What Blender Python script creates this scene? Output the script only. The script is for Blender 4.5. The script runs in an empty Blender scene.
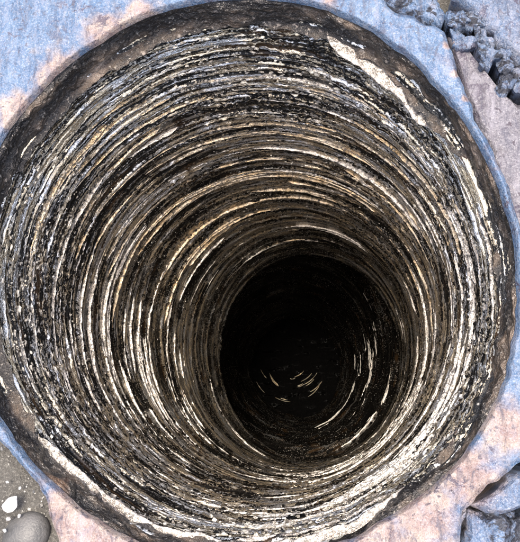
import bpy, math, random
import numpy as np
random.seed(5)
RNG = np.random.default_rng(11)
scene = bpy.context.scene
COL = scene.collection
R = 0.15                      # radius of the hole, metres

# ------------------------------------------------------------------ camera
FPX, IW, IH = 700.0, 520.0, 542.0
CAM = np.array([0.05018, -0.07499, 0.35723])
M = np.array([[0.99557273, 0.00892063, -0.09357013],     # world -> camera
              [0.00892063, 0.98202561, 0.18853682],
              [0.09357013, -0.18853682, 0.97759833]])
from mathutils import Matrix
cam = bpy.data.cameras.new("camera")
cam.sensor_fit = 'HORIZONTAL'; cam.sensor_width = 36.0
cam.lens = FPX / IW * 36.0
cam.clip_start = 0.01; cam.clip_end = 500.0
camo = bpy.data.objects.new("camera", cam); COL.objects.link(camo)
mw = Matrix(M.T.tolist()).to_4x4(); mw.translation = CAM.tolist()
camo.matrix_world = mw
scene.camera = camo

# ------------------------------------------------------------------ light
SUN_AZ, SUN_EL = math.radians(95), math.radians(87)
sdir = np.array([math.cos(SUN_EL)*math.cos(SUN_AZ), math.cos(SUN_EL)*math.sin(SUN_AZ), math.sin(SUN_EL)])
world = bpy.data.worlds.new("World"); scene.world = world; world.use_nodes = True
wn = world.node_tree
sky = wn.nodes.new("ShaderNodeTexSky"); sky.sky_type = 'NISHITA'; sky.sun_disc = False
sky.sun_elevation = SUN_EL; sky.sun_rotation = math.atan2(sdir[0], sdir[1])
sky.dust_density = 7.0; sky.air_density = 1.0
bg = wn.nodes["Background"]; bg.inputs[1].default_value = 0.14
wn.links.new(sky.outputs[0], bg.inputs[0])
sun = bpy.data.lights.new("sun", 'SUN'); sun.energy = 1.5; sun.angle = math.radians(14.0)
sun.color = (1.0, 0.93, 0.82)
suno = bpy.data.objects.new("sun", sun); COL.objects.link(suno)
from mathutils import Vector
suno.rotation_euler = Vector(sdir.tolist()).to_track_quat('Z', 'Y').to_euler()
suno.location = (sdir*5).tolist()
scene.view_settings.view_transform = 'Standard'; scene.view_settings.look = 'None'
scene.view_settings.gamma = 1.0; scene.view_settings.exposure = 1.62
scene.cycles.max_bounces = 5; scene.cycles.diffuse_bounces = 4; scene.cycles.glossy_bounces = 3

# ------------------------------------------------------------------ helpers
def at(px, py, z=0.0):
    """point on the plane z seen at photograph pixel px,py"""
    d = np.array([(px-IW/2)/FPX, -(py-IH/2)/FPX, -1.0]) @ M
    return CAM + d*((z-CAM[2])/d[2])

def tag(o, label=None, cat=None, group=None, kind=None):
    if label: o["label"] = label
    if cat: o["category"] = cat
    if group: o["group"] = group
    if kind: o["kind"] = kind
    return o

def mesh_obj(name, verts, faces, mat, parent=None, smooth=True, attrs=None):
    """verts (n,3), faces (m,4) or (m,3) arrays"""
    me = bpy.data.meshes.new(name)
    verts = np.asarray(verts, np.float32); faces = np.asarray(faces, np.int32)
    k = faces.shape[1]
    me.vertices.add(len(verts)); me.vertices.foreach_set("co", verts.ravel())
    me.loops.add(faces.size); me.loops.foreach_set("vertex_index", faces.ravel())
    me.polygons.add(len(faces))
    me.polygons.foreach_set("loop_start", np.arange(0, faces.size, k, dtype=np.int32))
    me.polygons.foreach_set("use_smooth", np.full(len(faces), smooth, bool))
    me.update(calc_edges=True)
    for an, av in (attrs or {}).items():
        a = me.attributes.new(an, 'FLOAT', 'POINT')
        a.data.foreach_set("value", np.asarray(av, np.float32).ravel())
    me.materials.append(mat)
    o = bpy.data.objects.new(name, me); COL.objects.link(o)
    if parent: o.parent = parent
    return o

def grid_faces(nr, nc, wrap=True, flip=False):
    i = np.arange(nr-1)[:, None]; j = np.arange(nc if wrap else nc-1)[None, :]
    j2 = (j+1) % nc
    f = np.stack([i*nc+j, i*nc+j2, (i+1)*nc+j2, (i+1)*nc+j], -1).reshape(-1, 4)
    return f[:, ::-1] if flip else f

LAT = {}
def noise2(u, v, nu, sp, seed, jitter=True):
    """value noise, periodic in u (0..1); lattice nu around, spacing sp along v"""
    nv = 1536
    if (nu, seed) not in LAT: LAT[(nu, seed)] = np.random.default_rng(seed).random((nu, nv)).astype(np.float32)
    lat = LAT[(nu, seed)]
    a = (u % 1.0)*nu; b = v/sp + 1000.0
    i = np.floor(a).astype(int); j = np.floor(b).astype(int)
    fa = a-i; fb = b-j
    fa = fa*fa*(3-2*fa); fb = fb*fb*(3-2*fb)
    i0 = i % nu; i1 = (i+1) % nu; j0 = j % nv; j1 = (j+1) % nv
    return (lat[i0, j0]*(1-fa)+lat[i1, j0]*fa)*(1-fb)+(lat[i0, j1]*(1-fa)+lat[i1, j1]*fa)*fb

def noise_xy(x, y, sp, seed):
    r = np.random.default_rng(seed)
    lat = r.random((256, 256))
    a = x/sp+77.3; b = y/sp+91.7
    i = np.floor(a).astype(int); j = np.floor(b).astype(int)
    fa = a-i; fb = b-j
    fa = fa*fa*(3-2*fa); fb = fb*fb*(3-2*fb)
    i0 = i % 256; i1 = (i+1) % 256; j0 = j % 256; j1 = (j+1) % 256
    return (lat[i0, j0]*(1-fa)+lat[i1, j0]*fa)*(1-fb)+(lat[i0, j1]*(1-fa)+lat[i1, j1]*fa)*fb

def fbm_xy(x, y, sp, seed, oct=4):
    s = 0; a = 1; t = 0
    for k in range(oct):
        s = s+a*noise_xy(x, y, sp, seed+k); t += a; a *= .5; sp *= .5
    return s/t

def sstep(a, b, x):
    t = np.clip((x-a)/(b-a), 0, 1); return t*t*(3-2*t)

# ------------------------------------------------------------------ materials
class NT:
    def __init__(self, name):
        self.m = bpy.data.materials.new(name); self.m.use_nodes = True
        self.t = self.m.node_tree; self.b = self.t.nodes["Principled BSDF"]
        self.tc = self.t.nodes.new("ShaderNodeTexCoord")
    def n(self, t): return self.t.nodes.new(t)
    def l(self, a, b): self.t.links.new(a, b)
    def coords(self, sc):
        mp = self.n("ShaderNodeMapping"); mp.inputs["Scale"].default_value = sc
        self.l(self.tc.outputs["Object"], mp.inputs["Vector"]); return mp.outputs[0]
    def noise(self, sc, scale=1.0, detail=4.0, rough=.55, dist=0.0):
        x = self.n("ShaderNodeTexNoise"); x.inputs["Scale"].default_value = scale
        x.inputs["Detail"].default_value = detail; x.inputs["Roughness"].default_value = rough
        x.inputs["Distortion"].default_value = dist
        self.l(self.coords(sc), x.inputs["Vector"]); return x.outputs["Fac"]
    def voro(self, sc, feature='F1', rnd=1.0):
        x = self.n("ShaderNodeTexVoronoi"); x.feature = feature; x.inputs["Scale"].default_value = 1.0
        x.inputs["Randomness"].default_value = rnd
        self.l(self.coords(sc), x.inputs["Vector"]); return x.outputs["Distance"]
    def ramp(self, fac, stops):
        r = self.n("ShaderNodeValToRGB"); e = r.color_ramp.elements
        while len(e) < len(stops): e.new(0.5)
        for k, (p, c) in enumerate(stops):
            e[k].position = p; e[k].color = (c, c, c, 1) if not isinstance(c, tuple) else (*c, 1)
        self.l(fac, r.inputs[0]); return r.outputs[0]
    def mix(self, fac, a, b, mode='MIX'):
        x = self.n("ShaderNodeMix"); x.data_type = 'RGBA'; x.blend_type = mode
        for s, v in ((x.inputs["Factor"], fac), (x.inputs[6], a), (x.inputs[7], b)):
            if isinstance(v, (int, float)): s.default_value = v
            elif isinstance(v, tuple): s.default_value = (*v, 1)
            else: self.l(v, s)
        return x.outputs[2]
    def math(self, op, a, b=0.0):
        x = self.n("ShaderNodeMath"); x.operation = op
        for s, v in zip(x.inputs, (a, b)):
            if isinstance(v, (int, float)): s.default_value = v
            else: self.l(v, s)
        return x.outputs[0]
    def attr(self, name):
        x = self.n("ShaderNodeAttribute"); x.attribute_name = name; return x.outputs["Fac"]
    def bump(self, h, dist, strength=1.0, prev=None):
        x = self.n("ShaderNodeBump"); x.inputs["Distance"].default_value = dist
        x.inputs["Strength"].default_value = strength
        self.l(h, x.inputs["Height"])
        if prev: self.l(prev, x.inputs["Normal"])
        return x.outputs[0]
    def out(self, color=None, rough=None, normal=None, coat=0.0, coat_rough=.1, spec=.5):
        for s, v in (("Base Color", color), ("Roughness", rough)):
            if v is None: continue
            if isinstance(v, (int, float)): self.b.inputs[s].default_value = v
            elif isinstance(v, tuple): self.b.inputs[s].default_value = (*v, 1)
            else: self.l(v, self.b.inputs[s])
        if normal: self.l(normal, self.b.inputs["Normal"]); 
        self.b.inputs["Coat Weight"].default_value = coat
        self.b.inputs["Coat Roughness"].default_value = coat_rough
        self.b.inputs["Specular IOR Level"].default_value = spec
        return self.m

def wall_material(name, lo, hi, sheen=(.82, .68, .48), attr=True):
    """oily dark bore wall: dull grime with bright scraped, mirror-like ring marks"""
    w = NT(name)
    st = w.attr('streak') if attr else w.noise((5, 5, 120), detail=3, rough=.62)
    st2 = w.noise((20, 20, 1100), detail=2, rough=.6)
    patch = w.noise((16, 16, 22), detail=2)
    grit = w.noise((430, 430, 640), detail=3, rough=.75)
    grime = w.mix(w.ramp(st2, [(.35, 0.0), (.65, 1.0)]), (.0035, .0033, .0032), (.018, .016, .0135))
    grime = w.mix(w.ramp(w.noise((18, 18, 120), detail=2), [(.58, 0.0), (.70, 1.0)]), grime, (.055, .031, .014))
    f = w.math('ADD', w.math('MULTIPLY', st, .75), w.math('MULTIPLY', patch, .25))
    f = w.math('ADD', f, w.math('MULTIPLY', w.math('SUBTRACT', grit, .5), .75))
    if attr: f = w.math('ADD', f, w.math('MULTIPLY', w.attr('ledge_glint'), .20))  # brighter on upward-facing steps: glints put into colour and metal
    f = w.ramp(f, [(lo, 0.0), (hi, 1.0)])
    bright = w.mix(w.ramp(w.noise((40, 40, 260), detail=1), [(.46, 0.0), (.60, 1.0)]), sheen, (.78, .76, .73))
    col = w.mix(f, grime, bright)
    sp = w.ramp(w.voro((300, 300, 360)), [(.10, 1.0), (.26, 0.0)])
    sp = w.math('MULTIPLY', sp, w.ramp(patch, [(.38, 0.0), (.55, 1.0)]))
    col = w.mix(sp, col, (.62, .58, .5))
    w.l(w.math('MULTIPLY', f, .85), w.b.inputs["Metallic"])
    n = w.bump(st2, .0007, .7); n = w.bump(grit, .0010, .8, n)
    return w.out(col, w.ramp(grit, [(.3, .14), (.7, .28)]), n, spec=.4)

MAT_WALL = wall_material("oily_ringed_wall", .565, .625)
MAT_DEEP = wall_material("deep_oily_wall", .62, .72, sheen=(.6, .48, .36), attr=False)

def collar_material():
    w = NT("muddy_collar")
    a = w.noise((28, 28, 70), detail=6, rough=.62)
    b = w.noise((190, 190, 260), detail=4, rough=.65)
    c = w.noise((14, 14, 14), detail=3)
    col = w.ramp(a, [(.36, (.010, .009, .011)), (.49, (.028, .024, .022)), (.60, (.10, .072, .052)), (.72, (.30, .23, .18))])
    col = w.mix(w.ramp(b, [(.60, 0.0), (.68, .8)]), col, (.34, .29, .25))
    col = w.mix(w.ramp(c, [(.58, 0.0), (.68, .6)]), col, (.30, .15, .08))
    gr = w.noise((520, 520, 520), detail=3, rough=.75)
    col = w.mix(w.ramp(gr, [(.60, 0.0), (.68, .8)]), col, (.40, .36, .31))
    col = w.mix(w.ramp(gr, [(.32, .8), (.42, 0.0)]), col, (.008, .007, .007))
    n = w.bump(b, .002, .8); n = w.bump(gr, .0018, 1.0, n)
    return w.out(col, w.ramp(b, [(.3, .22), (.7, .5)]), n, spec=.7)
MAT_COLLAR = collar_material()

def pale_material(name, a, b, metal=.5, lo=.54):
    w = NT(name)
    n1 = w.noise((60, 60, 160), detail=2, rough=.65); n2 = w.noise((380, 380, 560), detail=3, rough=.75)
    col = w.mix(w.ramp(n1, [(.38, 0.0), (.62, 1.0)]), a, b)
    dk = w.ramp(n2, [(lo, 0.0), (lo+.08, .9)])
    col = w.mix(dk, col, (.05, .042, .035))
    w.l(w.math('MULTIPLY', w.math('SUBTRACT', 1.0, dk), metal), w.b.inputs["Metallic"])
    return w.out(col, w.ramp(n2, [(.3, .18), (.7, .4)]), w.bump(n2, .0012, .8), spec=1.0)
MAT_LEDGE = pale_material("scraped_pale_stone", (.42, .38, .34), (.24, .20, .17), .45, .49)
MAT_RIDGE = pale_material("scraped_glint_ridge", (.70, .65, .57), (.55, .50, .44), .6)
MAT_RIDGE_WARM = pale_material("golden_glint_ridge", (.66, .48, .27), (.66, .56, .42), .6)  # golden light and glints put into the colour
MAT_GRIT = pale_material("loose_grit", (.60, .56, .48), (.22, .19, .16), .1)

def slab_material(name, blue=(.042, .093, .185), blue2=(.088, .152, .25), pink=(.205, .138, .125), grey=(.10, .09, .11), greymix=0.0, crust=False):  # blue tones: sky reflection on wet stone put into the base colour
    w = NT(name)
    big = w.noise((22, 22, 22), detail=5, rough=.6)
    mid = w.noise((90, 90, 90), detail=5, rough=.65)
    fine = w.noise((600, 600, 600), detail=3, rough=.7)
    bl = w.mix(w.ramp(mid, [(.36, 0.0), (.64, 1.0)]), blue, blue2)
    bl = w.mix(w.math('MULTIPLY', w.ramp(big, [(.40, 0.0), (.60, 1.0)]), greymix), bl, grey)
    pk = w.mix(w.ramp(mid, [(.42, 0.0), (.62, 1.0)]), pink, (.28, .22, .185))
    f = w.math('ADD', w.attr("stain"), w.math('MULTIPLY', w.math('SUBTRACT', mid, .5), 1.7))
    col = w.mix(w.ramp(f, [(.22, 0.0), (.72, 1.0)]), bl, pk)
    col = w.mix(w.math('MULTIPLY', w.ramp(fine, [(.45, 0.0), (.75, 1.0)]), .3), col, (.42, .41, .42))
    # dark mineral flecks and blotches with shapes of their own
    fl = w.ramp(w.noise((260, 260, 260), detail=2, dist=.6), [(.62, 0.0), (.67, 1.0)])
    bt = w.ramp(w.noise((60, 60, 60), detail=5, rough=.75, dist=.8), [(.565, 0.0), (.60, 1.0)])
    col = w.mix(w.math('MULTIPLY', fl, w.ramp(big, [(.42, 0.0), (.58, .9)])), col, (.04, .028, .04))
    col = w.mix(w.math('MULTIPLY', bt, w.ramp(big, [(.35, .1), (.6, .85)])), col, (.045, .032, .055))
    g2 = w.noise((1100, 1100, 1100), detail=2, rough=.8)
    col = w.mix(w.ramp(g2, [(.36, .75), (.47, 0.0)]), col, w.mix(.5, (.03, .03, .045), col))
    col = w.mix(w.ramp(g2, [(.56, 0.0), (.66, .4)]), col, (.36, .36, .38))
    worn = w.noise((150, 45, 150), detail=6, rough=.75, dist=.8)
    col = w.mix(w.ramp(worn, [(.50, 0.0), (.64, .4)]), col, (.25, .24, .27))
    col = w.mix(w.ramp(worn, [(.34, .75), (.48, 0.0)]), col, (.055, .055, .08))
    if crust:
        cr = w.noise((120, 120, 120), detail=4, rough=.7, dist=.6)
        col = w.mix(w.ramp(cr, [(.50, 0.0), (.56, .92)]), col, (.014, .014, .02))
    n = w.bump(worn, .003, .7); n = w.bump(fine, .0011, .8, n)
    return w.out(col, w.ramp(mid, [(.3, .35), (.7, .7)]), n)
MAT_SLAB = slab_material("pink_stone_sky_tint")
MAT_BLUE = slab_material("chipped_stone_sky_tint", greymix=.5)
MAT_CRUST = slab_material("cracked_black_crust_sky_tint", greymix=.4, crust=True)
MAT_MAUVE = slab_material("mauve_grey_stone", blue=(.085, .076, .088), blue2=(.145, .138, .16), greymix=.2)

def ground_material():
    w = NT("grey_sandy_ground")
    a = w.noise((35, 35, 35), detail=5, rough=.65); f = w.noise((700, 700, 700), detail=3, rough=.75)
    col = w.mix(w.ramp(a, [(.35, 0.0), (.65, 1.0)]), (.045, .042, .038), (.085, .08, .07))
    col = w.mix(w.ramp(f, [(.5, 0.0), (.7, .8)]), col, (.20, .19, .17))
    col = w.mix(w.ramp(f, [(.28, .8), (.42, 0.0)]), col, (.045, .04, .036))
    return w.out(col, .75, w.bump(f, .002, .9))
MAT_GROUND = ground_material()

def pebble_material(name, a, b):
    w = NT(name)
    n1 = w.noise((80, 80, 80), detail=5); n2 = w.noise((900, 900, 900), detail=2)
    col = w.mix(w.ramp(n1, [(.35, 0.0), (.65, 1.0)]), a, b)
    col = w.mix(w.ramp(n2, [(.62, 0.0), (.7, .5)]), col, (.08, .075, .07))
    return w.out(col, .5, w.bump(n2, .0006, .6))
MAT_PEBBLE = pebble_material("grey_pebble_stone", (.05, .05, .05), (.10, .097, .094))
MAT_WHITE = pebble_material("white_chip_stone", (.30, .30, .31), (.46, .45, .44))

# ------------------------------------------------------------------ hole shape
RIM_T = np.radians([-144.0, -131.9, -112.5, -56.1, -47.1, -39.4, -25.9, 1.4, 14.0, 27.0, 43.2, 55.1, 70.7, 106.0, 120.6, 150.6])
RIM_R = np.array([.1470, .1458, .1500, .1522, .1530, .1536, .1523, .1474, .1462, .1452, .1470, .1508, .1546, .1552, .1515, .1512])
def rim(th):
    t = (np.asarray(th)+np.pi) % (2*np.pi)-np.pi
    tt = np.concatenate([RIM_T-2*np.pi, RIM_T, RIM_T+2*np.pi]); rr = np.tile(RIM_R, 3)
    base = sum(np.interp(t+d, tt, rr) for d in np.linspace(-.16, .16, 9))/9
    u = t/(2*np.pi)+.5
    return base + .0015*(noise2(u, 0*u+.3, 60, 1.0, 3)-.5) + .0012*(noise2(u, 0*u+.3, 170, 1.0, 4)-.5)

Z_COLLAR, Z_KINK, Z_BOT = -0.030, -0.74, -2.3
def bore_base(th, z):
    """smooth bore: centre drifts right with depth, section turns slightly oval; returns x0, radius"""
    k = sstep(-.2, Z_KINK, z)
    cx = .022*k; cy = .004*k
    rx = (1-k)*.1475+k*.141; ry = (1-k)*.1475+k*.160
    r = rx*ry/np.sqrt((ry*np.cos(th))**2+(rx*np.sin(th))**2)
    e = sstep(-.16, -.03, z)                       # near the mouth follow the uneven rim
    r = r*(1-e)+(rim(th)-.0035)*e
    return cx, cy, r

def ring_coord(u, z):
    """ring marks get coarser with depth: coordinate along the bore that shrinks with it"""
    zw = z*(1 + .02*np.sin(2*np.pi*u+.7) + .012*np.sin(4*np.pi*u+2.0))
    sv = 1/(1-zw/CAM[2])
    return sv + .0045*(noise2(u, sv, 7, .10, 50)-.5) + .0008*(noise2(u, sv, 40, .05, 51)-.5)

def ledges(u, sv, sp, nu, seed, keep):
    """saw-tooth drill rings: abrupt upward-facing step, then a slope back; broken and uneven along the arc"""
    p = sv/sp + .55*(noise2(u, sv, 7, sp*5, seed)-.5)
    i = np.floor(p); f = p-i
    w = noise2(u, i, nu, 1.0, seed+1)*.86+noise2(u, i, nu*5, 1.0, seed+2)*.14     # one lattice row for each ring
    ring = noise2(0*u+.5, i*1.0, 3, 1.0, seed+3)
    amp = sstep(keep, keep+.22, w+.35*(ring-.5))
    ledge_glint = amp*np.maximum(sstep(.80, .97, f), sstep(.10, .0, f))  # mask for painted glints along the upward-facing step
    return f**1.3*amp, ledge_glint
def bore_relief(u, z):
    sv = ring_coord(u, z); k = CAM[2]/sv**2
    big = noise2(u, z, 6, .11, 21)-.5
    patch = sstep(.40, .66, noise2(u, sv, 18, .06, 25))
    g = noise2(u, sv, 420, .0035, 26); g2 = noise2(u, sv, 210, .007, 27)
    l1, m1 = ledges(u, sv, .0125, 10, 220, .44); l2, m2 = ledges(u, sv, .0064, 22, 240, .47); l3, m3 = ledges(u, sv, .0040, 40, 260, .50)
    d = .004*big + .0016*l1 + .0010*l2 + .0007*l3
    d = d + np.minimum(.0036*k*.4, .0006)*(noise2(u, sv, 70, .0036, 24)-.5)
    d = d + patch*(.0009*sstep(.55, .9, g)+.0011*sstep(.6, .95, g2)) + .0004*(g-.5)
    return d, np.maximum(np.maximum(m1, .95*m2), .85*m3)
def bore_streak(u, z):
    sv = ring_coord(u, z)
    a = noise2(u, sv, 8, .0075, 31); b = noise2(u, sv, 18, .0036, 32); c = noise2(u, sv, 60, .0026, 33); e = noise2(u, sv, 260, .0026, 34)
    return .27*a+.33*b+.22*c+.18*e

hole = bpy.data.objects.new("drilled_hole", None); COL.objects.link(hole)
hole.empty_display_size = .1
tag(hole, "deep round drilled hole with wet ringed walls fading to black", "hole")

# upper wall
NC, NR = 1440, 860
s = np.linspace(1/(1+.023/CAM[2]), 1/(1-Z_KINK/CAM[2]), NR)
zr = -CAM[2]*(1/s-1)
Tt = np.linspace(0, 2*np.pi, NC, endpoint=False)
TH, ZZ = np.meshgrid(Tt, zr)
U = TH/(2*np.pi)
cx, cy, rr = bore_base(TH, ZZ)
top = sstep(-.023, -.031, ZZ)
rel, ledge_glint = bore_relief(U, ZZ)
rr = rr - rel*top + (1-top)*.006
V = np.stack([cx+rr*np.cos(TH), cy+rr*np.sin(TH), ZZ], -1).reshape(-1, 3)
mesh_obj("upper_wall", V, grid_faces(NR, NC), MAT_WALL, hole, attrs={"streak": bore_streak(U, ZZ), "ledge_glint": ledge_glint})

# collar: muddy band just below the mouth
NCc, NRc = 1100, 110
zc = np.linspace(0.0, 1.0, NRc)
TH, Q = np.meshgrid(np.linspace(0, 2*np.pi, NCc, endpoint=False), zc)
U = TH/(2*np.pi)
zb = Z_COLLAR+.006*(noise2(U, 0*U+.2, 22, 1., 61)-.5)+.004*(noise2(U, 0*U+.2, 80, 1., 62)-.5)
ZZ = -.0022*(1-Q)+zb*Q
r0 = rim(TH)
dz = .010*(noise2(U, ZZ, 20, .02, 63)-.5)+.006*(noise2(U, ZZ, 60, .009, 64)-.5)+.0035*(noise2(U, ZZ, 170, .0045, 65)-.5)+.0018*(noise2(U, ZZ, 420, .002, 66)-.5)
lip = sstep(0, .18, Q)
rr = r0+.0016*(1-lip)-(.001+.65*dz)*lip
low = sstep(.90, 1.0, Q)
rr = rr*(1-low)+(r0-.0045+dz*.8)*low                # lower edge turns in over the ringed wall
V = np.stack([rr*np.cos(TH), rr*np.sin(TH), ZZ], -1).reshape(-1, 3)
mesh_obj("collar", V, grid_faces(NRc, NCc), MAT_COLLAR, hole)

# lower wall: the bore widens on the upper left below a sharp lip, then narrows to the bottom
NC2, NR2 = 620, 330
q = np.linspace(0, 1, NR2)
zr = Z_KINK+.004+(Z_BOT-Z_KINK)*q**1.7
TH, ZZ = np.meshgrid(np.linspace(0, 2*np.pi, NC2, endpoint=False), zr)
U = TH/(2*np.pi)
cx, cy, rr = bore_base(TH, np.full_like(ZZ, Z_KINK))
side = .5+.5*np.cos(TH-math.radians(140))            # 1 towards the upper left
wid = sstep(Z_KINK-.002, Z_KINK-.06, ZZ)
rr = rr + wid*(.004+.085*side**1.3)
drift = (Z_KINK-ZZ)
cxx = cx - .035*drift; cyy = cy+.02*drift
rr = rr*(1-.10*sstep(Z_KINK-.5, Z_BOT, ZZ))
zz = ZZ+.01*np.sin(TH+1)
ld1, _ = ledges(U, zz, .060, 9, 720, .38); ld2, _ = ledges(U, zz, .027, 16, 740, .42)
rel = .012*(noise2(U, zz, 6, .12, 71)-.5)+.007*ld1+.004*ld2+.002*(noise2(U, zz, 200, .01, 74)-.5)
rr = rr-rel*wid
V = np.stack([cxx+rr*np.cos(TH), cyy+rr*np.sin(TH), ZZ], -1).reshape(-1, 3)
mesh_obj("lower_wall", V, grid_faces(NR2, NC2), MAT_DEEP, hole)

# wet mud on the bottom
nr, nc = 60, 160
Q, TH = np.meshgrid(np.linspace(0, 1, nr), np.linspace(0, 2*np.pi, nc, endpoint=False), indexing='ij')
rad = Q*.27; c0x = .022-.035*(Z_KINK-Z_BOT); c0y = .004+.02*(Z_KINK-Z_BOT)
X = c0x+rad*np.cos(TH); Y = c0y+rad*np.sin(TH)
Zb = Z_BOT+.03+.05*(fbm_xy(X, Y, .09, 81)-.5)
mud = NT("wet_black_mud"); mn = mud.noise((60, 60, 60), detail=3)
MAT_MUD = mud.out((.002, .0016, .0014), mud.ramp(mud.noise((16, 60, 20), detail=2), [(.57, .9), (.62, .14)]), mud.bump(mn, .014, .9), spec=.15)
mesh_obj("bottom_mud", np.stack([X, Y, Zb], -1).reshape(-1, 3), grid_faces(nr, nc, flip=True), MAT_MUD, hole)

# pale arcs added on the mud, glints put into their colour
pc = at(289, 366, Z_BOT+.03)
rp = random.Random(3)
GLINT_ARCS = [(rp.uniform(.03, .13), rp.uniform(195, 300), 0, rp.uniform(-.02, .03), rp.uniform(-.02, .03)) for _ in range(22)]
for k, (rad_, a0, a1, ox, oy) in enumerate(GLINT_ARCS):
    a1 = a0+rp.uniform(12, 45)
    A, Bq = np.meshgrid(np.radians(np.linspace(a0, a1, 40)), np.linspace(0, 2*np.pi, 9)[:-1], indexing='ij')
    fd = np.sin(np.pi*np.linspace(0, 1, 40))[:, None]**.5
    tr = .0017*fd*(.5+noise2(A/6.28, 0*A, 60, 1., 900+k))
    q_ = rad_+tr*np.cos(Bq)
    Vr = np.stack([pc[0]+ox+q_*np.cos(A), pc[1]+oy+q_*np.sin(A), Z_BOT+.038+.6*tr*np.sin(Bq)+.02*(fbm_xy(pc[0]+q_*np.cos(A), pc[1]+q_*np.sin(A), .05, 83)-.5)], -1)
    mesh_obj("bottom_glint", Vr.reshape(-1, 3), grid_faces(40, 8), MAT_RIDGE_WARM, hole)

# ridges: proud scraped arcs part way round the bore, wet glints put into their colour
def arc_strip(name, th0, th1, z0, z1, wz, pr, mat, seed, parent=hole, collar=False, steady=0.0, basef=None):
    n = max(24, int(abs(th1-th0)/(2*np.pi)*620)); kprof = 9
    r_ = np.random.default_rng(seed)
    t = np.linspace(0, 1, n)
    TH, Q = np.meshgrid(th0+(th1-th0)*t, np.linspace(-1, 1, kprof), indexing='ij')
    tt = np.repeat(t[:, None], kprof, 1); U = (TH/(2*np.pi)) % 1.0
    zc = z0+(z1-z0)*tt + (.006*np.sin(2*np.pi*U+.7)*-1 if not collar else 0) + wz*.35*(noise2(U, 0*U+seed*.37, 20, 1., seed)-.5)
    fade = np.clip(np.minimum(tt, 1-tt)*7, 0, 1)**.6
    w = wz*fade*(.6+.7*noise2(U, 0*U+seed*.61, 40, 1., seed+1))
    w = w*(steady+(1-steady)*sstep(.22, .45, noise2(U, 0*U+seed*.23, 110, 1., seed+4)))
    ZZ = zc+Q*w
    if collar: base = rim(TH)-.004; bx = by = 0
    else: bx, by, base = (basef or bore_base)(TH, ZZ)
    prof = np.sqrt(np.clip(1-Q**2, 0, 1))
    rr = base+.003 - prof*(pr+.003)*fade*(.8+.4*(1-steady)*noise2(U, 0*U+seed*.11, 34, 1., seed+2)) - .0012*(noise2(U, Q*.01, 300, .003, seed+3)-.5)*prof
    Vv = np.stack([bx+rr*np.cos(TH), by+rr*np.sin(TH), ZZ], -1).reshape(-1, 3)
    return mesh_obj(name, Vv, grid_faces(n, kprof, wrap=False, flip=True), mat, parent)

def d_of(sc): return -CAM[2]*(1/sc-1)
for k in range(170):
    sc = random.uniform(.35, .84)
    z = d_of(sc)
    th = random.uniform(0, 2*math.pi); ext = random.uniform(.25, 1.9)
    wz = min(random.choice((.00012, .00016, .0002, .00026))/sc**2, .0011)
    top_side = math.sin(th+ext/2) > .3  # upper side gets golden bounced light put into the ridge colour
    arc_strip("ridge", th, th+ext, z, z+random.uniform(-.006, .006), wz, random.uniform(.0006, .0019),
              MAT_RIDGE_WARM if (top_side and random.random() < .6) else MAT_RIDGE, 1000+k*7)

# raised arcs on the right of the lower bore, glints put into their pale colour
def lower_base(th, z):
    bx, by, b = bore_base(th, np.full_like(z, Z_KINK)); d = Z_KINK-z
    side = .5+.5*np.cos(th-math.radians(140)); wd = sstep(Z_KINK-.002, Z_KINK-.06, z)
    return bx-.035*d, by+.02*d, (b+wd*(.004+.085*side**1.3))*(1-.10*sstep(Z_KINK-.5, Z_BOT, z))
for k in range(100):
    z = random.uniform(-.86, -1.75); th = random.uniform(-1.35, .75); ext = random.uniform(.25, .8)
    arc_strip("ridge", th-ext/2, th+ext/2, z, z+random.uniform(-.01, .01), random.choice((.00025, .0003, .0005)), random.uniform(.0008, .0018), MAT_RIDGE, 5000+k*7, basef=lower_base)

# pale scraped ledges under the collar
def ang(px, py, z):
    p = at(px, py, z); return math.atan2(p[1], p[0])
def ledge(p0, p1, z0, z1, wz, pr, seed):
    a0 = ang(*p0, z0); a1 = ang(*p1, z1)
    if a1 < a0: a1 += 2*math.pi
    o = arc_strip("scraped_ledge", a0, a1, z0, z1, wz, pr, MAT_LEDGE, seed, collar=True, steady=.8 if seed == 3001 else .1)
ledge((428, 140), (318, 52), -.038, -.028, .0009, .008, 3001)
ledge((50, 415), (235, 508), -.028, -.031, .0004, .003, 3011)
ledge((225, 505), (400, 470), -.033, -.035, .0004, .003, 3021)
ledge((470, 330), (452, 200), -.035, -.037, .0004, .003, 3031)
ledge((250, 522), (430, 478), -.018, -.022, .0003, .002, 3041)

# grit stuck to the walls (too small and many to count)
ico_v = []; 
def ico():
    p = (1+5**.5)/2
    v = np.array([(-1, p, 0), (1, p, 0), (-1, -p, 0), (1, -p, 0), (0, -1, p), (0, 1, p), (0, -1, -p), (0, 1, -p), (p, 0, -1), (p, 0, 1), (-p, 0, -1), (-p, 0, 1)], float)
    v /= np.linalg.norm(v[0])
    f = np.array([(0, 11, 5), (0, 5, 1), (0, 1, 7), (0, 7, 10), (0, 10, 11), (1, 5, 9), (5, 11, 4), (11, 10, 2), (10, 7, 6), (7, 1, 8), (3, 9, 4), (3, 4, 2), (3, 2, 6), (3, 6, 8), (3, 8, 9), (4, 9, 5), (2, 4, 11), (6, 2, 10), (8, 6, 7), (9, 8, 1)])
    return v, f
IV, IF = ico()
def ico2():
    vs = [tuple(v) for v in IV]; cache = {}; fs = []
    def mid(a, b):
        k = (min(a, b), max(a, b))
        if k not in cache:
            m = (np.array(vs[a])+np.array(vs[b])); m /= np.linalg.norm(m); cache[k] = len(vs); vs.append(tuple(m))
        return cache[k]
    for a, b, c in IF:
        ab, bc, ca = mid(a, b), mid(b, c), mid(c, a); fs += [(a, ab, ca), (b, bc, ab), (c, ca, bc), (ab, bc, ca)]
    return np.array(vs), np.array(fs)
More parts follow.
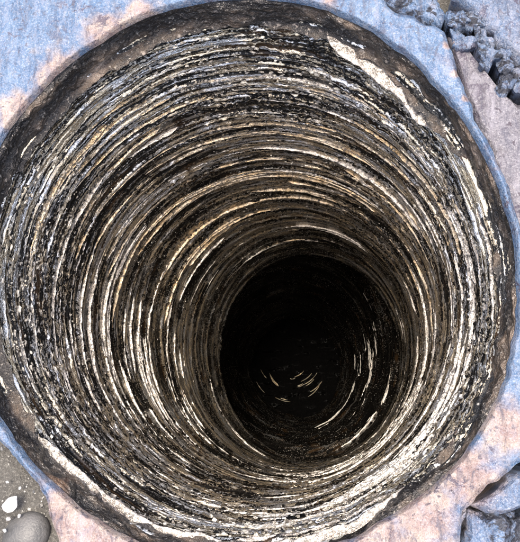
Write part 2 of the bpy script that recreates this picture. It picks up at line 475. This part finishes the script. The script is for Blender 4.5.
IV2, IF2 = ico2()
vv, ff = [], []; cnt = 0
N = 4200
for k in range(N):
    u = RNG.random(); outer = RNG.random() < .45; sc = RNG.uniform(.76, .915) if outer else RNG.uniform(.42, .76)
    z = d_of(sc); th = u*2*np.pi
    dens = float(noise2(np.array([u]), np.array([z]), 14, .05, 91)[0])
    if dens < .35+.35*RNG.random(): continue
    bx, by, b = bore_base(np.array(th), np.array(z))
    size = RNG.uniform(.0003, .0009) if outer else RNG.uniform(.0002, .0006)
    if RNG.random() < .06: size *= 1.6
    e = np.array([1, RNG.uniform(.8, 2.6), RNG.uniform(.5, 1.0)])*size
    P = (IV @ np.linalg.qr(RNG.normal(size=(3, 3)))[0])*(1+1.1*(RNG.random((12, 1))-.5))*e
    rad = np.array([math.cos(th), math.sin(th), 0]); tan = np.array([-math.sin(th), math.cos(th), 0])
    c = np.array([float(bx)+(float(b)-.0016)*rad[0], float(by)+(float(b)-.0016)*rad[1], z])
    vv.append(c+P[:, :1]*rad+P[:, 1:2]*tan+P[:, 2:]*np.array([0, 0, 1])); ff.append(IF+cnt); cnt += 12
g = mesh_obj("grit", np.concatenate(vv), np.concatenate(ff), MAT_GRIT, hole, smooth=False)
g["kind"] = "stuff"

# ------------------------------------------------------------------ ground sheet
nr, nc = 190, 700
rad = np.concatenate([np.linspace(1.012, 2.2, 130), 2.2*np.geomspace(1.02, 180, 60)])
TH, Q = np.meshgrid(np.linspace(0, 2*np.pi, nc, endpoint=False), rad)
r = rim(TH)*np.minimum(Q, 3)+np.maximum(Q-3, 0)*R
X = r*np.cos(TH); Y = r*np.sin(TH)
Zg = -.020+.008*(fbm_xy(X, Y, .05, 101)-.5)+.004*(fbm_xy(X, Y, .008, 105)-.5)
lowleft = np.exp(-(((X+.155)/.05)**2+((Y+.14)/.055)**2))
Zg = Zg-.012*sstep(.05, .10, X-.35*np.abs(Y))+.017*lowleft
o = mesh_obj("ground", np.stack([X, Y, Zg], -1).reshape(-1, 3), grid_faces(nr, nc, flip=True), MAT_GROUND)
tag(o, "grey sandy ground around the hole and between the stones", "ground", kind="structure")

# ------------------------------------------------------------------ stone slabs
STAINS = [(62, 78, 34), (108, 34, 30), (18, 112, 26), (140, 12, 18), (470, 478, 34), (425, 515, 36), (508, 425, 26), (380, 538, 30), (300, 560, 60),
          (72, 515, 40), (110, 545, 50), (160, 570, 60), (447, 45, 5), (456, 72, 5), (466, 98, 5), (330, -2, 10), (504, 70, 0)]
def stain(X, Y):
    s_ = np.zeros_like(X)
    for px, py, w in STAINS:
        if w == 0: continue
        p = at(px, py); ww = w/700*.37
        s_ = np.maximum(s_, np.exp(-((X-p[0])**2+(Y-p[1])**2)/(ww*ww)))
    return s_

def poly_dist(poly, c, th):
    """distance from c to polygon boundary along angle th (star-shaped)"""
    out = np.full(th.shape, 1e9)
    dx, dy = np.cos(th), np.sin(th)
    n = len(poly)
    for i in range(n):
        a = poly[i]-c; b = poly[(i+1) % n]-c; e = b-a
        den = dx*e[1]-dy*e[0]
        den = np.where(np.abs(den) < 1e-12, 1e-12, den)
        t = (a[0]*e[1]-a[1]*e[0])/den
        s_ = (a[0]*dy-a[1]*dx)/den
        ok = (t > 0) & (s_ >= -1e-6) & (s_ <= 1+1e-6)
        out = np.where(ok & (t < out), t, out)
    return out

def slab(name, px_poly, ztop, zbot, mat, seed, label, cat="stone", group=None, bumpy=.004, edge=.004, jag=.004, hole_in=False, nc=240, nr=26, tilt=(0, 0), bsp=.03):
    poly = np.array([at(x, y, ztop)[:2] for x, y in px_poly])
    c = np.zeros(2) if hole_in else poly.mean(0)
    th = np.linspace(0, 2*np.pi, nc, endpoint=False)
    ro = poly_dist(poly, c, th)
    u = th/(2*np.pi)
    ro = ro + jag*(noise2(u, 0*u+.4, max(6, nc//14), 1., seed)-.5)+jag*.5*(noise2(u, 0*u+.4, max(8, nc//5), 1., seed+1)-.5)
    if hole_in:
        ri = rim(th)-.0012
        ro = np.maximum(ro, ri+.0042)
    else: ri = np.zeros_like(th)
    rows = []
    ts = np.linspace(0, 1, nr)**(1.0 if not hole_in else 2.4)
    for t in ts: rows.append((ri+(ro-edge*.6-ri)*t, 0.0))
    TH = np.tile(th, (len(rows), 1)); RR = np.array([a for a, _ in rows])
    X = c[0]+RR*np.cos(TH); Y = c[1]+RR*np.sin(TH)
    Z = ztop+bumpy*(fbm_xy(X, Y, bsp, seed+5)-.5)*2+bumpy*.5*(fbm_xy(X, Y, bsp*.22, seed+9)-.5)
    Z = Z+tilt[0]*(X-c[0])+tilt[1]*(Y-c[1])
    if hole_in:
        Z = ztop+(Z-ztop)*sstep(0, .012, RR-ri[None])-.0045*np.clip(1-(RR-ri[None])/.0018, 0, 1)**2
    Z[-1] -= edge*.25
    # rounded shoulder then rough side
    extra = []
    zl = Z[-1]; rl = ro
    for k, (dr, dzv) in enumerate(((.0, .35*edge), (.12*edge, 1.0*edge), (.0, None))):
        rr_ = rl+dr+.0015*(noise2(u, 0*u+k*1.7, nc//8, 1., seed+20+k)-.5)
        zz_ = (zl-dzv) if dzv is not None else np.full_like(zl, zbot-.02)
        extra.append((c[0]+rr_*np.cos(th), c[1]+rr_*np.sin(th), zz_))
    X = np.vstack([X]+[e[0][None] for e in extra]); Y = np.vstack([Y]+[e[1][None] for e in extra]); Z = np.vstack([Z]+[e[2][None] for e in extra])
    o = mesh_obj(name, np.stack([X, Y, Z], -1).reshape(-1, 3), grid_faces(X.shape[0], nc, flip=True), mat, attrs={"stain": stain(X, Y)})
    tag(o, label, cat, group)
    return o

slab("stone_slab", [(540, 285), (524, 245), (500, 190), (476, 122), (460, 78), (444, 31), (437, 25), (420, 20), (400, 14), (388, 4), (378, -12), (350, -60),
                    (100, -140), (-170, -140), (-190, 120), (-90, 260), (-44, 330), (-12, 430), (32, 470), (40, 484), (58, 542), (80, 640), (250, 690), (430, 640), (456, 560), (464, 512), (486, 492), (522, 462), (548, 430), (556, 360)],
     0.0, -.03, MAT_SLAB, 201, "pale stone slab with pink stains and blue sky reflection put into its colour, that the hole is drilled through", "slab", hole_in=True, nc=1400, nr=70, bumpy=.0022, edge=.003, jag=.003)

slab("rock", [(447, 33), (462, 40), (478, 60), (492, 78), (503, 90), (530, 110), (640, 150), (640, 330), (545, 300), (527, 244), (503, 188), (479, 121), (463, 78)],
     -.006, -.05, MAT_MAUVE, 231, "rough mauve grey rock beside the slab's straight right edge", "rock", bumpy=.004, nc=360, nr=40)
slab("rock", [(384, -2), (391, 4), (403, 11), (424, 17), (441, 22), (446, 12), (438, -6), (424, -30), (380, -60), (356, -58)],
     .000, -.05, MAT_CRUST, 241, "lumpy blue rock at the top edge above the long dark crack", "rock", bumpy=.007, bsp=.014, nc=260, nr=30)
slab("rock", [(452, -4), (470, 8), (486, 22), (496, 40), (512, 52), (540, 70), (700, 80), (640, -100), (470, -90)],
     -.002, -.05, MAT_BLUE, 251, "broad blue grey rock filling the upper right corner", "rock", bumpy=.005, bsp=.02, nc=360, nr=40)
chips = [([(449, 10), (459, 8), (464, 18), (457, 26), (448, 22)], "small blue chip nearest the slab's upper right corner"),
         ([(462, 12), (474, 14), (480, 24), (472, 33), (464, 26)], "blue chip wedged between the two upper right cracks"),
         ([(450, 30), (459, 28), (470, 36), (474, 46), (462, 50), (455, 42)], "pale blue angular chip at the head of the crack"),
         ([(476, 28), (486, 26), (493, 38), (490, 46), (478, 40)], "narrow blue chip under the upper right corner rock"),
         ([(478, 44), (490, 49), (497, 56), (492, 66), (482, 60)], "blue chip lying midway along the upper right crack"),
         ([(498, 48), (507, 54), (512, 64), (504, 72), (497, 64)], "steep blue chip on the far side of the crack"),
         ([(499, 74), (508, 72), (514, 80), (508, 90), (500, 86)], "small blue chip at the lower end of the right crack"),
         ([(513, 64), (530, 70), (532, 92), (518, 88)], "blue chip cut by the right border of the picture")]
for k, (pl, lab) in enumerate(chips):
    mx = sum(p[0] for p in pl)/len(pl); my = sum(p[1] for p in pl)/len(pl)
    pl = [(mx+(x-mx)*1.2, my+(y-my)*1.2) for x, y in pl]
    slab("rock_chip", pl, random.uniform(-.004, .002), -.05, MAT_CRUST, 300+k*31, lab, "stone chip", "blue chips in the upper right crack",
         bumpy=.005, bsp=.007, edge=.0012, jag=.006, nc=96, nr=16, tilt=(random.uniform(-.15, .15), random.uniform(-.15, .15)))

slab("rock", [(470, 506), (488, 497), (524, 468), (560, 430), (620, 430), (620, 512), (520, 507), (505, 512), (488, 514)],
     -.003, -.05, MAT_BLUE, 401, "smooth blue rock above the crack at lower right", "rock", bumpy=.003, nc=260, nr=30)
low = [([(470, 512), (487, 518), (504, 517), (512, 524), (506, 560), (470, 600), (462, 560), (468, 530)], "blue rock in the lower right corner, left of the gap"),
       ([(516, 522), (526, 514), (620, 518), (640, 620), (515, 600), (512, 545)], "dark edged blue rock at the very lower right corner")]
for k, (pl, lab) in enumerate(low):
    slab("rock", pl, -.004, -.05, MAT_CRUST, 421+k*37, lab, "rock", bumpy=.004, bsp=.015, nc=200, nr=24)
for k, (pl, lab) in enumerate([([(458, 512), (466, 510), (466, 522), (459, 526)], "small blue chip left of the lower right rocks"),
                               ([(507, 513), (515, 510), (517, 518), (510, 520)], "tiny blue chip inside the lower right crack")]):
    slab("rock_chip", pl, -.004, -.05, MAT_CRUST, 470+k*37, lab, "stone chip", bumpy=.002, bsp=.008, edge=.0015, jag=.002, nc=48, nr=8)

# ------------------------------------------------------------------ loose stones at lower left
def stone(name, px, py, z, size, mat, seed, label, cat, parts=None, squash=.6, rough=.15, rot=0.0, group=None, facet=False):
    r_ = np.random.default_rng(seed)
    n1, n2 = 28, 20
    ph = np.linspace(.001, math.pi-.001, n2); th = np.linspace(0, 2*math.pi, n1, endpoint=False)
    T, Ph = np.meshgrid(th, ph)
    d = np.stack([np.sin(Ph)*np.cos(T), np.sin(Ph)*np.sin(T), np.cos(Ph)], -1)
    k = np.ones(T.shape)
    for i in range(14 if facet else 7):
        a = r_.normal(size=3); a /= np.linalg.norm(a)
        if facet: k = np.minimum(k, .55/np.maximum(d@a, .3)*(1+r_.random()*.3))
        else: k += rough*.35*np.cos(2.2*(d@a)+r_.random()*6)
    P = d*k[..., None]*np.array(size)*np.array([1, 1, squash])
    c, s_ = math.cos(rot), math.sin(rot)
    X = P[..., 0]*c-P[..., 1]*s_; Y = P[..., 0]*s_+P[..., 1]*c
    p = at(px, py, z)
    o = mesh_obj(name, np.stack([X, Y, P[..., 2]], -1).reshape(-1, 3), grid_faces(n2, n1, flip=True), mat, smooth=not facet)
    o.location = p.tolist()
    tag(o, label, cat, group)
    return o
mm = .37/700
stone("pebble", 26, 536, -.013, (25*mm, 20*mm, 22*mm), MAT_PEBBLE, 5, "large smooth rounded grey pebble in the lower left corner", "pebble", rough=.09, rot=.5)
stone("stone_chip", 11, 503, -.004, (11*mm, 8*mm, 9*mm), MAT_WHITE, 6, "angular white stone chip above the grey pebble", "stone chip", facet=True, rot=.7)
for k, (px, py, sz, lab) in enumerate([(8, 519, 3.2, "white crumb just under the white chip"), (19, 516, 2.6, "small pale crumb right of the white chip"),
        (2, 448, 3.0, "pale crumb at the left border near the rim"), (7, 482, 2.2, "tiny pale crumb above the white chip"),
        (20, 488, 2.0, "tiny grey crumb above right of the white chip"), (34, 492, 1.8, "tiny crumb against the slab's lower left edge"), (5, 531, 2.6, "pale crumb touching the grey pebble's left side")]):
    stone("stone_crumb", px, py, -.006, (sz*mm, sz*mm*.8, sz*mm), MAT_WHITE if k % 3 < 2 else MAT_PEBBLE, 20+k, lab, "stone crumb", facet=True, rot=k, group="crumbs on the sand at lower left")

# loose sand grains and gravel specks on the sand (uncountable)
vv, ff, cnt = [], [], 0
for k in range(1500):
    a = RNG.uniform(math.radians(190), math.radians(250)); q = RNG.uniform(1.03, 1.75)
    r0 = float(rim(np.array([a]))[0])*q; x, y = r0*math.cos(a), r0*math.sin(a)
    X_, Y_ = np.array([x]), np.array([y])
    z = float((-.020+.008*(fbm_xy(X_, Y_, .05, 101)-.5)+.004*(fbm_xy(X_, Y_, .008, 105)-.5)+.017*np.exp(-(((X_+.155)/.05)**2+((Y_+.14)/.055)**2)))[0])
    sz = RNG.uniform(.0003, .0008)*(2.0 if RNG.random() < .06 else 1)
    vv.append(IV*(1+.5*(RNG.random((12, 1))-.5))*sz*np.array([1, RNG.uniform(.6, 1.2), .7])+np.array([x, y, z])); ff.append(IF+cnt); cnt += 12
w = NT("mixed_sand_grains"); gn = w.noise((500, 500, 500), detail=0)
MAT_SAND = w.out(w.ramp(gn, [(.35, (.03, .028, .026)), (.5, (.10, .095, .085)), (.65, (.30, .29, .27))]), .6)
o = mesh_obj("gravel", np.concatenate(vv), np.concatenate(ff), MAT_SAND, smooth=False)
tag(o, "fine pale and dark gravel scattered over the sand at lower left", "gravel", kind="stuff")
